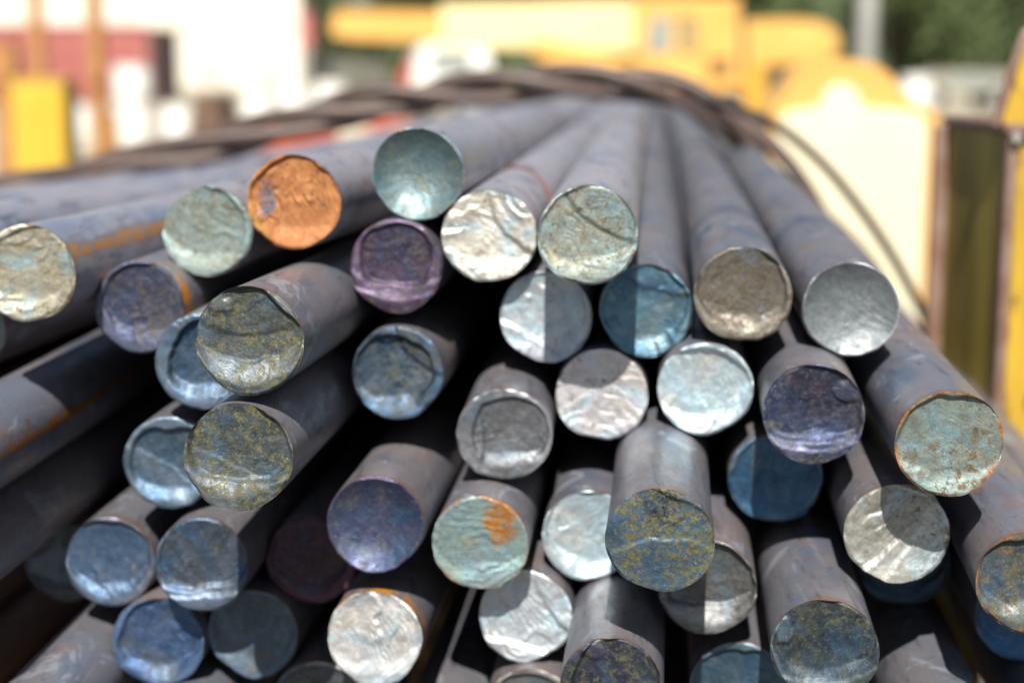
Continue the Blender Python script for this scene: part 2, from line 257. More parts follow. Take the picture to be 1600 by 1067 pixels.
# key: (kind, overrides, label)
S = {
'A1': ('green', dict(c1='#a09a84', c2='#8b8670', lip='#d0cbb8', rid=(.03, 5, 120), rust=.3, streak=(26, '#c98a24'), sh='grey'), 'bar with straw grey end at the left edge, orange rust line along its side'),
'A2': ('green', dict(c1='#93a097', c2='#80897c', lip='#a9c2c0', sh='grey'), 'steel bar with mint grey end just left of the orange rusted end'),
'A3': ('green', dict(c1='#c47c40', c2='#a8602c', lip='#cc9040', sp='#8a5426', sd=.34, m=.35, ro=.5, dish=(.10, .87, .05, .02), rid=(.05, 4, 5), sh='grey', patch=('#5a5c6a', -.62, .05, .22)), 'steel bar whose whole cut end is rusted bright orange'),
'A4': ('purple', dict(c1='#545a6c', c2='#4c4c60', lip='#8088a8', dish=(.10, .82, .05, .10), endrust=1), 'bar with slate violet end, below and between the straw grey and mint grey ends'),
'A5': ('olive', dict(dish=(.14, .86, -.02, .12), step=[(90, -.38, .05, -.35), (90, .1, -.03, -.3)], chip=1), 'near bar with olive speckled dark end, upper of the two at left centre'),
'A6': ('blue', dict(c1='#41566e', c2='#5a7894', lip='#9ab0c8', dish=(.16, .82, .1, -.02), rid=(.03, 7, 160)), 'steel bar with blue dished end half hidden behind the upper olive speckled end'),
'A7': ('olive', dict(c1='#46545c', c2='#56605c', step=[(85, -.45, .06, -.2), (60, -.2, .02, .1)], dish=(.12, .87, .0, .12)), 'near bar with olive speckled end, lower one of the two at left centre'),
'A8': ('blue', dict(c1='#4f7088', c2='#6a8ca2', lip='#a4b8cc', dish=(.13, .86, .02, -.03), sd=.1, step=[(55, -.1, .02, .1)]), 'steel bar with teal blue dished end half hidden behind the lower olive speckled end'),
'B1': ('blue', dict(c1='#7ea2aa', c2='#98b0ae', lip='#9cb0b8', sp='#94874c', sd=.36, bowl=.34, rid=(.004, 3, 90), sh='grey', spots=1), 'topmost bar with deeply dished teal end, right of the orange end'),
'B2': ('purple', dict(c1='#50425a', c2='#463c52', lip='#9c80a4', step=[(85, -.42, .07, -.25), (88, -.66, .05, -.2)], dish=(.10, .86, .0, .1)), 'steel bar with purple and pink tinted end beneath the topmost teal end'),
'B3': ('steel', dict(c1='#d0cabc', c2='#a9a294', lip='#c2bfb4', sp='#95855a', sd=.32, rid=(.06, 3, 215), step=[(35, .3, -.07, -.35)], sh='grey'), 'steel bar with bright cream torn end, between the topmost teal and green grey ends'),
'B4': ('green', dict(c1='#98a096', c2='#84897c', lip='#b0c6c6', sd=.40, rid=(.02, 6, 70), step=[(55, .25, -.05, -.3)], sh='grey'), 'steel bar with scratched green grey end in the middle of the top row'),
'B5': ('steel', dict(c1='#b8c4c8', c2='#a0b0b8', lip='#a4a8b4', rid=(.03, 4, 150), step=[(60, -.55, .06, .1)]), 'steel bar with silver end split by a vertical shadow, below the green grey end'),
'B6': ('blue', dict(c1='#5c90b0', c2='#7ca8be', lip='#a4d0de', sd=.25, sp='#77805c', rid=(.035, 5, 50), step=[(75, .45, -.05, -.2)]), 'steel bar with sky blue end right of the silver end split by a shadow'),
'C1': ('grey', dict(c1='#6e675a', c2='#7e776a', lip='#b8b0a0', sp='#6a5a34', sd=.46, dish=(.12, .86, .0, .07), rid=(.01, 2, 90), band=1), 'steel bar with flat brownish grey end and bright lower rim'),
'C2': ('grey', dict(c1='#98a4a4', c2='#8a9494', lip='#c8ccd4', sd=.18, bowl=.24, rid=(.006, 8, 30), band=1), 'upper right bar with smooth pale grey bowl shaped end and light rim'),
'C3': ('steel', dict(c1='#b4c8cc', c2='#c4d0d2', lip='#9eb0b8', sd=.12, dish=(.12, .9, .0, .0), rid=(.03, 5, 175), step=[(140, -.62, .09, .1)]), 'steel bar with icy silver end having a dark chipped lower right edge'),
'C4': ('purple', dict(c1='#30354c', c2='#3a4054', lip='#8084a8', sp='#6e6c50', sd=.42, dish=(.12, .86, .0, .1), step=[(95, -.55, .05, -.2), (92, -.72, .04, -.2)], chip=2), 'steel bar with dark indigo end and violet rim, right of centre'),
'C5': ('green', dict(c1='#94a8a4', c2='#7e908c', lip='#98957a', sp='#8a672c', sd=.42, dish=(.10, .92, .02, .0), rid=(.02, 6, 50), rust=.8, sh='blue'), 'right bar with pale green end ringed with orange rust'),
'C6': ('blue', dict(c1='#2f5f88', c2='#4a7ea6', lip='#7c9cb4', sd=.06, ro=.34, dish=(.06, .93, 0, 0)), 'steel bar with deep blue end tucked beneath the indigo end'),
'C7': ('steel', dict(c1='#a09e94', c2='#8c8a7e', lip='#c8c8be', sp='#7c6c44', sd=.30, rid=(.05, 4, 330), step=[(140, -.1, .06, -.1), (150, -.35, .04, -.1)]), 'steel bar with creased silver grey end shaded by the rust ringed bar above it'),
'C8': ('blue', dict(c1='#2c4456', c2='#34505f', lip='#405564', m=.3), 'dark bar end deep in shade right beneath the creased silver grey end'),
'C9': ('olive', dict(c1='#5a7080', c2='#66746e', lip='#a0a498', sp='#87702c', sd=.46, rust=.7, sh='blue'), 'bar cut by the right edge with blue and ochre mottled end'),
'C10': ('blue', dict(c1='#3c6490', c2='#466e98', lip='#5c80a4', sd=.08), 'blue bar end at the lower right edge, behind the ochre mottled one'),
'C11': ('olive', dict(c1='#2e3a48', c2='#3e4c52', lip='#86a2ba', sp='#6c6a3e', sd=.42, dish=(.13, .86, -.02, .08), chip=3, step=[(100, -.6, .04, -.2)]), 'large near bar with nearly black speckled end, blue below, at bottom right'),
'C12': ('grey', dict(c1='#6a6862', c2='#75787a', lip='#b0b2b0', sd=.15, dish=(.16, .86, -.02, .05), step=[(95, -.45, .08, -.3)]), 'steel bar with dark grey dished end behind the central protruding bar'),
'C13': ('blue', dict(c1='#55788e', c2='#64869a', lip='#9cb2c0', sd=.12, dish=(.12, .9, 0, 0)), 'bar with steel blue end cut by the bottom edge, left of the nearly black end'),
'C14': ('olive', dict(c1='#34536c', c2='#587c92', lip='#567894', sp='#807830', sd=.56, m=.4, dish=(.06, .95, 0, -.05), rid=(.02, 3, 80), step=[(95, .05, .03, .3)], dome=1, patch=('#1c2836', 0, 1.05, .52)), 'central protruding bar with blue end heavily spotted in mustard'),  # top patch puts shade and navy tone into the end's colour
'C15': ('olive', dict(c1='#3a3e50', c2='#44525e', lip='#6a6888', sp='#66643e', sd=.42, chip=4), 'steel bar with violet black speckled end cut by the bottom edge'),
'D1': ('blue', dict(c1='#48596a', c2='#4e5e66', lip='#86a6cc', sp='#6a6846', sd=.38, dish=(.14, .82, -.03, -.02), step=[(45, .42, -.06, -.5)], chip=5), 'steel bar with slate blue end and pale blue crescent, left of centre'),
'D2': ('grey', dict(c1='#848488', c2='#76787c', lip='#c0c4ca', sd=.1, dish=(.10, .74, .12, .0), step=[(0, -.45, .05, .2)]), 'steel bar with smooth grey end and whitish chipped rim at the centre'),
'D3': ('steel', dict(c1='#bcb9b6', c2='#c6c4c4', lip='#ccc6cc', sp='#94866a', sd=.24, rid=(.02, 5, 250), dish=(.03, .93, 0, 0)), 'steel bar with pale grey scarred end at the centre'),
'D4': ('blue', dict(c1='#536888', c2='#606f96', lip='#75698c', sp='#6e6450', sd=.32, bowl=.25, rid=(.004, 2, 90)), 'steel bar with deep set violet blue end below centre left'),
'D5': ('green', dict(c1='#8ea69c', c2='#8098a0', lip='#a4b8ba', sp='#7f8258', sd=.3, rid=(.018, 7, 95), rust=.6, patch=('#b4762c', .42, .50, .36)), 'steel bar with green end and orange rust patch, left of the mustard spotted end'),
'D6': ('steel', dict(c1='#b8ccd2', c2='#a8bcc4', lip='#a2b4bc', sd=.05, dish=(.12, .9, 0, 0), rid=(.03, 4, 320)), 'icy silver bar end partly hidden by the central protruding bar'),
'D7': ('steel', dict(c1='#bcc4c8', c2='#b0b8be', lip='#a2a9ae', sd=.1, rid=(.05, 4, 20), step=[(30, .5, -.05, -.3), (75, -.62, .07, .1)]), 'steel bar with silver end half shaded, below the green end with a rust patch'),
'D8': ('steel', dict(c1='#d0c8be', c2='#bcbcbc', lip='#b4c4cc', sp='#a08a66', sd=.14, rid=(.045, 5, 185), endrust=1, step=[(130, -.72, .08, .1)]), 'steel bar with bright white torn end at the bottom, left of centre'),
'D9': ('grey', dict(), 'bar end mostly cut off by the bottom edge, below the half shaded silver end'),
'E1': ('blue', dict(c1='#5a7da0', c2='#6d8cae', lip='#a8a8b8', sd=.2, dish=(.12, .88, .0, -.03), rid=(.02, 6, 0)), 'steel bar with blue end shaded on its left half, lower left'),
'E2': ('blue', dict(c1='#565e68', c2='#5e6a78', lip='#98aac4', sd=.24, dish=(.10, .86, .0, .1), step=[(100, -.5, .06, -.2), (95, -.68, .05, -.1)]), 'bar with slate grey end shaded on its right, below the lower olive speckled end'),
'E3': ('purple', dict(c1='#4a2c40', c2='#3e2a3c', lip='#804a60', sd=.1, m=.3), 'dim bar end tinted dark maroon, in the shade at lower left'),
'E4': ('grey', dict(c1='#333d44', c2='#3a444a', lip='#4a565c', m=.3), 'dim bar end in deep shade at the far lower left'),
'E5': ('blue', dict(c1='#4f6c98', c2='#5e7cac', lip='#88a8d4', sd=.15, rid=(.03, 4, 170), dish=(.12, .86, .05, .03)), 'steel bar with royal blue end at the lower left'),
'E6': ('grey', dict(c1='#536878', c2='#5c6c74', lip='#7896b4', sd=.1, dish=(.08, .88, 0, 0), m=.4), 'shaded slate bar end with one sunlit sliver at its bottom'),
'E7': ('grey', dict(c1='#5a5e62', c2='#66686a', sd=.1), 'grey bar end peeping over the bottom edge left of the white torn end'),
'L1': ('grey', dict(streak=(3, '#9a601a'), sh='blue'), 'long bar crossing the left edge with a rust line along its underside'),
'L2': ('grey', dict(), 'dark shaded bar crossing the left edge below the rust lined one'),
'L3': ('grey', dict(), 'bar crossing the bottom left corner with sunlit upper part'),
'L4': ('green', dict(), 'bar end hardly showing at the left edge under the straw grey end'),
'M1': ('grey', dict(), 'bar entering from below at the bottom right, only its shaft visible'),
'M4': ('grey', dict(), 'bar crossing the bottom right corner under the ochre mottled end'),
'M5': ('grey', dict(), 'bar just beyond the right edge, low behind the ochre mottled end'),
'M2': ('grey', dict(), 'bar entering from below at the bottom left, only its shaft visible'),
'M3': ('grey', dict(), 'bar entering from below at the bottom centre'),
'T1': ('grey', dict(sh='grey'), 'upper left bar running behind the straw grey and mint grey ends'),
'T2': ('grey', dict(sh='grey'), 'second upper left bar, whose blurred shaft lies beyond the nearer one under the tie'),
'T3': ('grey', dict(sh='grey'), 'third upper left bar under the tie, added to shade the gaps below'),  # this bar and the next are added to shade the left gaps
'T4': ('grey', dict(sh='grey'), 'outermost upper left bar under the tie, added to shade the gaps below'),
'L5': ('grey', dict(), 'bar added outside the left edge to block the gap between the upper left bars and the rust lined one'),  # added to block the view into the gap above the rust lined bar
}

SCALE = {'olive': (.50, .05), 'green': (.86, .08), 'blue': (.56, .0), 'purple': (.55, .16), 'steel': (1.15, .12), 'grey': (.60, .1)}
TINT = {'olive': ('#5680a4', '#7a7a5c'), 'green': ('#8cb4bc', '#a89c78'), 'blue': ('#4c7ca8', '#8c9490'), 'purple': ('#4a5f92', '#6a4a68'), 'steel': ('#b0d0dc', '#c2b8a8'), 'grey': ('#8098a8', '#84796a')}
def metal(h, s=.60, ds=.22):
    c = lin(h); g = .3 * c[0] + .6 * c[1] + .1 * c[2]
    return tuple((v * (1 - ds) + g * ds) * s for v in c[:3]) + (1,)

def face_material(key, k, seed):
    t = NT('cut_end_' + k['kind'])
    rnd = random.Random(seed)
    off = (rnd.uniform(0, 40), rnd.uniform(0, 40), rnd.uniform(0, 40))
    v = t.mapping(t.tc.outputs['Object'], (50, 50, 50), off, (0, rnd.uniform(0, 6), 0))
    inner = t.attr('inner'); rr = t.attr('radial'); hh = t.attr('relief')
    n1 = t.noise(v, 1.3, 4, .6, .6)
    col = t.mix(t.ramp(n1, .36, .64), metal(k['c1'], *SCALE[k['kind']]), metal(k['c2'], *SCALE[k['kind']]))
    # grain of the tear
    g = t.noise(t.mapping(v, (7, 7, 1.6), (0, 0, 0), (0, rnd.uniform(0, 3), 0)), 1.6, 5, .65, .4)
    col = t.mix(t.math('MULTIPLY', t.ramp(g, .3, .7), .5), col, t.mix(.5, col, metal(k['lip'], *SCALE[k['kind']])))
    dk = t.noise(v, 3.2, 5, .7, .3)
    col = t.mix(t.ramp(dk, .60, .72, 0, .35), col, t.mix(.6, col, (.03, .035, .045, 1)))
    bl = t.noise(v, 2.1, 5, .7, .8)
    col = t.mix(t.ramp(bl, .46, .60, 0, .45), col, t.mix(.55, col, metal(k['lip'], *SCALE[k['kind']])))
    # heat tint drifting across the face
    hz = t.noise(v, .85, 3, .6, 1.2)
    col = t.mix(t.ramp(hz, .50, .64, 0, 0. if key in ('A3', 'B1', 'C2') else .6), col, metal(TINT[k['kind']][0], *SCALE[k['kind']]))
    col = t.mix(t.ramp(hz, .34, .46, 0. if key == 'A3' else .45, 0.), col, metal(TINT[k['kind']][1], *SCALE[k['kind']]))
    # rim colour where the dish has not bitten
    ln = t.noise(v, 2.2, 4, .6)
    lipf = t.math('MULTIPLY', t.math('SUBTRACT', 1., inner), t.math('MULTIPLY', t.ramp(ln, .3, .55, .4, 1.), t.ramp(t.noise(v, .75, 2, .5), .40, .56, .15, 1.)))
    col = t.mix(lipf, col, metal(k['lip'], *SCALE[k['kind']]))
    rough = t.ramp(t.noise(v, 4.5, 4, .6), .3, .7, k['ro'] + .02, k['ro'] + .24)
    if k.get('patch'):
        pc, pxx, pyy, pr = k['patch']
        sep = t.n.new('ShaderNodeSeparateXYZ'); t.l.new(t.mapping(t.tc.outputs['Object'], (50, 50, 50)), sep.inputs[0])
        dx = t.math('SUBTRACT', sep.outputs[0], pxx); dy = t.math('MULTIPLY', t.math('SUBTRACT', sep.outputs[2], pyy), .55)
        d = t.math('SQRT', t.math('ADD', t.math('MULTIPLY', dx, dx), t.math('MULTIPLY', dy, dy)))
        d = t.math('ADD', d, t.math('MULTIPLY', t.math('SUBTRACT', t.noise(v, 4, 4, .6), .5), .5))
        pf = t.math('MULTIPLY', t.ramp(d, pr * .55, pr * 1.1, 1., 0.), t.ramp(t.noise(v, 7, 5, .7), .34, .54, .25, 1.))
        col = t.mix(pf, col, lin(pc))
    # rust specks
    th = .66 - .33 * k['sd']
    s1 = t.noise(v, rnd.uniform(4.8, 9.5), 6, rnd.uniform(.66, .78), rnd.uniform(.2, 1.2)); sa = t.ramp(s1, th - .02, th + .06)
    s2 = t.noise(v, 27., 3, .6); sb = t.ramp(s2, th + .12, th + .17)
    sf = t.math('MAXIMUM', sa, sb)
    sf = t.math('MULTIPLY', sf, t.ramp(t.noise(v, rnd.uniform(.8, 1.5), 3, .6), .36, .56, .12, .92))
    col = t.mix(sf, col, t.mix(t.ramp(t.noise(v, 11, 3), .4, .6), metal(k['sp'],.62,.15), t.mix(.5, metal(k['sp'],.62,.15), (.02, .015, .01, 1))))
    met = t.math('MULTIPLY', t.math('SUBTRACT', 1., t.math('MULTIPLY', sf, .75)), k['m'])
    rough = t.math('ADD', rough, t.math('MULTIPLY', sf, .2))
    rim = k.get('rust', .06)
    rf = t.ramp(t.math('ADD', rr, t.math('MULTIPLY', t.math('SUBTRACT', t.noise(v, 2.6, 5, .65), .5), .55)), 1.06 - .16 * rim, 1.10 - .12 * rim)
    col = t.mix(rf, col, t.mix(t.ramp(s1, .4, .6), lin('#96642c'), lin('#64422a')))
    met = t.math('MULTIPLY', met, t.math('SUBTRACT', 1., rf))
    fg = t.noise(v, 24, 5, .75)
    col = t.mix(t.ramp(fg, .36, .60, .22, 0.), col, (.02, .025, .03, 1))
    col = t.mix(t.ramp(fg, .58, .70, 0., .3), col, metal('#d8dde0', 1., 0.))
    b1 = t.bump(t.noise(v, 11, 6, .75), .28, .00030)
    b2 = t.bump(g, .40, .0005, b1)
    t.bump(fg, .7, .00018, b2)
    return t.set(Base_Color=col, Roughness=rough, Metallic=met)

def shaft_material(tone, streak=None, endrust=False, band=False, seed=0, spots=False):
    t = NT('mill_scale')
    rnd = random.Random(seed)
    o = t.mapping(t.tc.outputs['Object'], (1, 1, 1), (rnd.uniform(0, 9), rnd.uniform(0, 9), rnd.uniform(0, 9)))
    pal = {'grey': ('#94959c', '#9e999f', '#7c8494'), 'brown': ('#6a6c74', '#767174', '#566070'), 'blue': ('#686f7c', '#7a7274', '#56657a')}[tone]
    n1 = t.noise(t.mapping(o, (1, .25, 1)), 45, 4, .6)
    col = t.mix(t.ramp(n1, .35, .65), lin(pal[0]), lin(pal[1]))
    n2 = t.noise(t.mapping(o, (1, .4, 1)), 22, 3, .6)
    col = t.mix(t.ramp(n2, .52, .70), col, lin(pal[2]))
    n3 = t.noise(o, 260, 5, .7)
    col = t.mix(t.ramp(n3, .56, .72, 0, .6), col, lin('#453831'))
    n4 = t.noise(o, 130, 5, .7)
    col = t.mix(t.ramp(n4, .62, .74, 0, .7), col, lin('#7e4c33'))
    n8 = t.noise(t.mapping(o, (1, .6, 1)), 30, 6, .7, .5)
    col = t.mix(t.ramp(n8, .54, .64, 0, .42), col, lin('#75584a'))
    n10 = t.noise(t.mapping(o, (1, .12, 1)), 150, 5, .7)
    col = t.mix(t.ramp(n10, .54, .66, 0, .55), col, lin('#3c3e46'))
    n11 = t.noise(t.mapping(o, (1, .5, 1)), 55, 5, .7, 1.)
    col = t.mix(t.ramp(n11, .58, .66, 0, .55), col, lin('#9aa0aa'))
    n9 = t.noise(t.mapping(o, (1, .8, 1)), 480, 3, .6)
    col = t.mix(t.ramp(n9, .66, .74, 0, .6), col, lin('#a4a2a4'))
    n7 = t.noise(t.mapping(o, (1, .05, 1)), 300, 3, .6)
    col = t.mix(t.ramp(n7, .56, .7, 0, .3), col, lin('#8d8a88'))
    sep = t.n.new('ShaderNodeSeparateXYZ'); t.l.new(t.tc.outputs['UV'], sep.inputs[0])
    u = sep.outputs[0]; dist = sep.outputs[1]
    nz = t.noise(t.mapping(o, (1, .3, 1)), 70, 5, .7)
    if streak:
        ang, hexc = streak
        d = t.math('ABSOLUTE', t.math('SUBTRACT', u, (ang % 360) / 360))
        d = t.math('ADD', d, t.math('MULTIPLY', t.math('SUBTRACT', nz, .5), .10))
        f = t.ramp(d, .012, .026, 1., 0.)
        f = t.math('MULTIPLY', f, t.ramp(t.noise(o, 180, 4, .7), .38, .52))
        col = t.mix(f, col, lin(hexc))
        f2 = t.ramp(d, .02, .05, .4, 0.)
        col = t.mix(f2, col, lin('#6d4a34'))
    # scorched and rusty ring next to the shear cut
    e = t.math('ADD', dist, t.math('MULTIPLY', t.math('SUBTRACT', nz, .5), .012))
    col = t.mix(t.ramp(e, .0005, .006, .55, 0.), col, lin('#7a5238' if tone != 'grey' else '#6e5a58'))
    if endrust:
        er = t.ramp(t.noise(o, 60, 4, .7), .44, .52)
        er = t.math('MULTIPLY', er, t.ramp(e, .006, .016, 1., 0.))
        col = t.mix(er, col, lin('#b87a20'))
    if band:
        bd = t.math('ABSOLUTE', t.math('SUBTRACT', e, .17 if band == 1 else .2))
        col = t.mix(t.ramp(bd, .003, .018, .55, 0.), col, lin('#3c4252'))
    if spots:
        for (su, sv_) in ((.20, .040), (.19, .062)):
            a_ = t.math('MULTIPLY', t.math('SUBTRACT', u, su), .125); b_ = t.math('MULTIPLY', t.math('SUBTRACT', dist, sv_), .6)
            d = t.math('SQRT', t.math('ADD', t.math('MULTIPLY', a_, a_), t.math('MULTIPLY', b_, b_)))
            col = t.mix(t.ramp(d, .0010, .0026, 1., 0.), col, lin('#a87a4c'))
    b1 = t.bump(n3, .7, .00025)
    t.bump(t.noise(t.mapping(o, (1, .3, 1)), 90, 4, .6), .4, .0005, b1)
    return t.set(Base_Color=col, Roughness=t.ramp(n8, .35, .65, .30, .56), Metallic=.28)

NA = 128
def make_bar(key, idx):
    kind, ov, label = S[key]
    k = dict(K[kind]); k['kind'] = kind; k.update(ov)
    x, y, z, ax, az = BARS[key]
    root = empty('steel_bar', (x, y, z + EYE), label, 'steel bar', 'round steel bars in the bundle')
    axis = Vector((ax, 1, az)).normalized()
    rot = Vector((0, 1, 0)).rotation_difference(axis).to_matrix()
    rnd = random.Random(idx * 7 + 3); ox = rnd.uniform(0, 90); oy = rnd.uniform(0, 90)
    NR = 46
    rad = np.concatenate([[0.], np.linspace(.03, .93, NR - 8), [.945, .96, .972, .982, .99, .996, 1.0]])
    ph = np.arange(NA) * 2 * np.pi / NA
    rr, pp = np.meshgrid(rad[1:], ph, indexing='ij')
    # sheared outline: slightly flattened, ragged
    out = 1 + .010 * np.cos(2 * (ph - rnd.uniform(0, 6))) + .006 * np.cos(3 * (ph - rnd.uniform(0, 6))) \
        + .015 * fbm(np.cos(ph) * 5, np.sin(ph) * 5, 4, ox, oy) - .03 * np.clip(fbm(np.cos(ph) * 4, np.sin(ph) * 4, 3, oy, ox) - .30, 0, 1)
    flat_a = rnd.uniform(3.6, 5.8)
    out -= .045 * np.exp(-((np.angle(np.exp(1j * (ph - flat_a)))) / .35) ** 2)
    X = rr * np.cos(pp) * out[None]; Y = rr * np.sin(pp) * out[None]
    dd, dr, dx, dy = k['dish']
    wob = fbm(X * 1.6, Y * 1.6, 3, ox, oy)
    u = np.hypot(X - dx, Y - dy) / dr + .06 * fbm(X * 1.6, Y * 1.6, 2, ox, oy) + .012 * wob
    pl = np.arctan2(Y - dy, X - dx)
    soft = .08 + .44 * np.clip(-np.sin(pl), 0, 1) ** 1.5 + .08 * np.clip(fbm(np.cos(pp) * 2, np.sin(pp) * 2, 3, oy, ox), 0, 1)
    bite = 1.08 + .36 * fbm(np.cos(pp) * .9, np.sin(pp) * .9, 1, ox + 9, oy) + .10 * fbm(np.cos(pp) * 2.2, np.sin(pp) * 2.2, 2, ox, oy)      # the dish reaches the rim on some sides
    u = u / bite
    hin = 1 - sst(1.02 - soft, 1.02, u)
    h = -1.25 * dd * hin * (1.05 - .35 * np.clip(u, 0, 1) ** 2)
    inner = 1 - sst(.93, 1.0, u)
    if k.get('bowl'):
        h = -k['bowl'] * np.clip(1 - (rr / .97) ** 2.6, 0, 1); inner = 1 - sst(.93, .97, rr + .03 * wob)
    if k.get('dome'): h += .10 * (1 - rr ** 2)
    ra, rn, rd = k['rid']; rd = math.radians(rd)
    if ra:
        s = np.hypot(X - 1.7 * math.cos(rd), Y - 1.7 * math.sin(rd))
        phs = s * rn * .6 + 1.9 * fbm(X * 1.1, Y * 1.1, 4, oy, ox)
        fr = phs - np.floor(phs)
        saw = np.where(fr < .82, fr / .82, (1 - fr) / .18)
        h += ra * saw * sst(-.15, .35, fbm(X * 1.4, Y * 1.4, 2, ox + 5, oy))
        s2_ = np.hypot(X - 2.6 * math.cos(rd + .3), Y - 2.6 * math.sin(rd + .3)) * rn * 2.1 + 2.2 * fbm(X * 1.7, Y * 1.7, 4, ox, oy)
        f2_ = s2_ - np.floor(s2_)
        h += .22 * ra * np.where(f2_ < .7, f2_ / .7, (1 - f2_) / .3) * sst(-.3, .25, fbm(X * 2.2, Y * 2.2, 2, oy + 8, ox))
    for (al, offs, ht, cu) in k.get('step', []):
        al = math.radians(al)
        d = X * math.cos(al) + Y * math.sin(al) - offs
        q = -X * math.sin(al) + Y * math.cos(al)
        d = d + cu * q * q + .07 * fbm(X * 3, Y * 3, 4, ox + 3, oy)
        h += ht * (1 - sst(-.05, .05, d)) * np.exp(-np.clip(-d, 0, 9) * 1.2)
        inner = inner * (1 - .75 * (1 - sst(-.05, .02, d)) * (1 if ht > 0 else 0))
    if k.get('chip'):
        ca = {1: 2.2, 2: .65, 3: 2.75, 4: 2.0, 5: 1.9}[k['chip']]
        cx, cy = .80 * math.cos(ca), .80 * math.sin(ca)
        d = np.hypot(X - cx, (Y - cy)) + .22 * fbm(X * 3, Y * 3, 4, ox, oy + 4)
        c = 1 - sst(.14, .24, d); h += .05 * c; inner *= (1 - c)
    h += .009 * fbm(X * 3, Y * 3, 4, ox, oy) + .006 * fbm(X * 9, Y * 9, 4, oy, ox)
    tx = rnd.uniform(-.05, .05); ty = rnd.uniform(-.03, .05)
    h += tx * X + ty * Y
    h -= .05 * sst(.95, 1.0, rr) * np.clip(.45 + 1.9 * fbm(np.cos(pp) * 1.6, np.sin(pp) * 1.6, 4, ox, oy), .02, 2.)
    rel = h.copy()
    V = [rot @ Vector((0, -float(h[0].mean()) * R, 0))]
    P = np.stack([X * R, -h * R, Y * R], -1).reshape(-1, 3) @ np.array(rot).T
    verts = np.vstack([np.array(V), P])
    Fc = [(0, 1 + (j + 1) % NA, 1 + j) for j in range(NA)]
    nr = len(rad) - 1
    for i in range(nr - 1):
        b = 1 + i * NA
        for j in range(NA):
            j2 = (j + 1) % NA
            Fc.append((b + j, b + j2, b + NA + j2, b + NA + j))
    Fc = [f[::-1] for f in Fc]
    me = mesh(verts, Fc)
    for nm, arr, c0 in (('inner', inner, 1.), ('radial', rr, 0.), ('relief', rel, 0.)):
        a = me.attributes.new(nm, 'FLOAT', 'POINT')
        a.data.foreach_set('value', np.concatenate([[c0], arr.ravel()]).astype(np.float32))
    link('cut_end', me, face_material(key, k, idx), root)
    # shaft
    ts = [0, .0006, .0014, .003, .006, .012, .022, .04, .07, .11, .16, .22, .30, .4, .52, .66, .82, 1.0, 1.25, 1.55, 1.9, 2.4, 3.0, 3.8, 5.0]
    SV = []; uv = []
    hr = h[-1]
    for ti, t_ in enumerate(ts):
        cx_ = FAR[0] * t_ + (ax - FAR[0]) * BEND * (1 - math.exp(-t_ / BEND))
        cz_ = FAR[1] * t_ + (az - FAR[1]) * BEND * (1 - math.exp(-t_ / BEND))
        fade = math.exp(-t_ / .004)
        rad_ = R * (1 + (out - 1) * fade + .004 * math.sin(t_ * 60 + idx) * (t_ > .005))
        ph_ = np.stack([rad_ * np.cos(ph), -hr * R * math.exp(-t_ / .002), rad_ * np.sin(ph)], -1) @ np.array(rot).T
        SV.append(ph_ + np.array([cx_, t_, cz_])); uv.append(t_)
    SVn = np.vstack(SV); SF = []; UV = []
    for i in range(len(ts) - 1):
        for j in range(NA):
            j2 = (j + 1) % NA
            SF.append((i * NA + j, i * NA + j2, (i + 1) * NA + j2, (i + 1) * NA + j))
            u0 = j / NA; u1 = (j + 1) / NA
            UV += [u0, ts[i], u1, ts[i], u1, ts[i + 1], u0, ts[i + 1]]
    SF.append(tuple((len(ts) - 1) * NA + j for j in range(NA)))
    UV += [0, 5.] * NA
    SF = [f for f in SF]
    ms = mesh(SVn, SF)
    l = ms.uv_layers.new(name='UVMap'); l.data.foreach_set('uv', np.array(UV, dtype=np.float32))
    link('shaft', ms, shaft_material(k.get('sh', 'brown'), k.get('streak'), k.get('endrust'), k.get('band'), idx, k.get('spots')), root)
    return root

for i, key in enumerate(S): make_bar(key, i)

# filler bars added to keep the gaps dark: one built, the rest copied
def make_filler():
    root = empty('steel_bar', (0, 0, 0), 'filler bar added around the front bars to keep the gaps dark', 'steel bar', 'filler bars added to keep the gaps dark')
    ph = [2 * math.pi * j / 40 for j in range(40)]
    V = [(0, .0006, 0)]; Fc = []
    for r_, y_ in ((.5, .001), (.86, .0004), (.93, -.0002), (1, .0004)):
        V += [(R * r_ * math.cos(p), y_, R * r_ * math.sin(p)) for p in ph]
    Fc = [(0, 1 + j, 1 + (j + 1) % 40) for j in range(40)]
    for i in range(3):
        for j in range(40): Fc.append((1 + i * 40 + j, 1 + (i + 1) * 40 + j, 1 + (i + 1) * 40 + (j + 1) % 40, 1 + i * 40 + (j + 1) % 40))
    link('cut_end', mesh(V, Fc), simple('dull_cut_end', '#4a5058', '#5a5854', .5, 60, .4), root)
    pts = [(FAR[0] * t_, t_, FAR[1] * t_) for t_ in (0.0004, 1, 2.5, 4.6)]
    v, f = tube_data(pts, R, 40, False)
    link('shaft', mesh(v, f), shaft_material('brown', seed=99), root)
    return root
proto = make_filler()
for i, (x, y, z) in enumerate(FILLER):
    if y > .8: x, y, z = x + FAR[0] * .4, y + .4, z + FAR[1] * .4
    if i == 0: o = proto
    else:
        o = proto.copy(); sc.collection.objects.link(o)
        for ch in proto.children:
            c = ch.copy(); sc.collection.objects.link(c); c.parent = o
    o.location = (x, y, z + EYE)

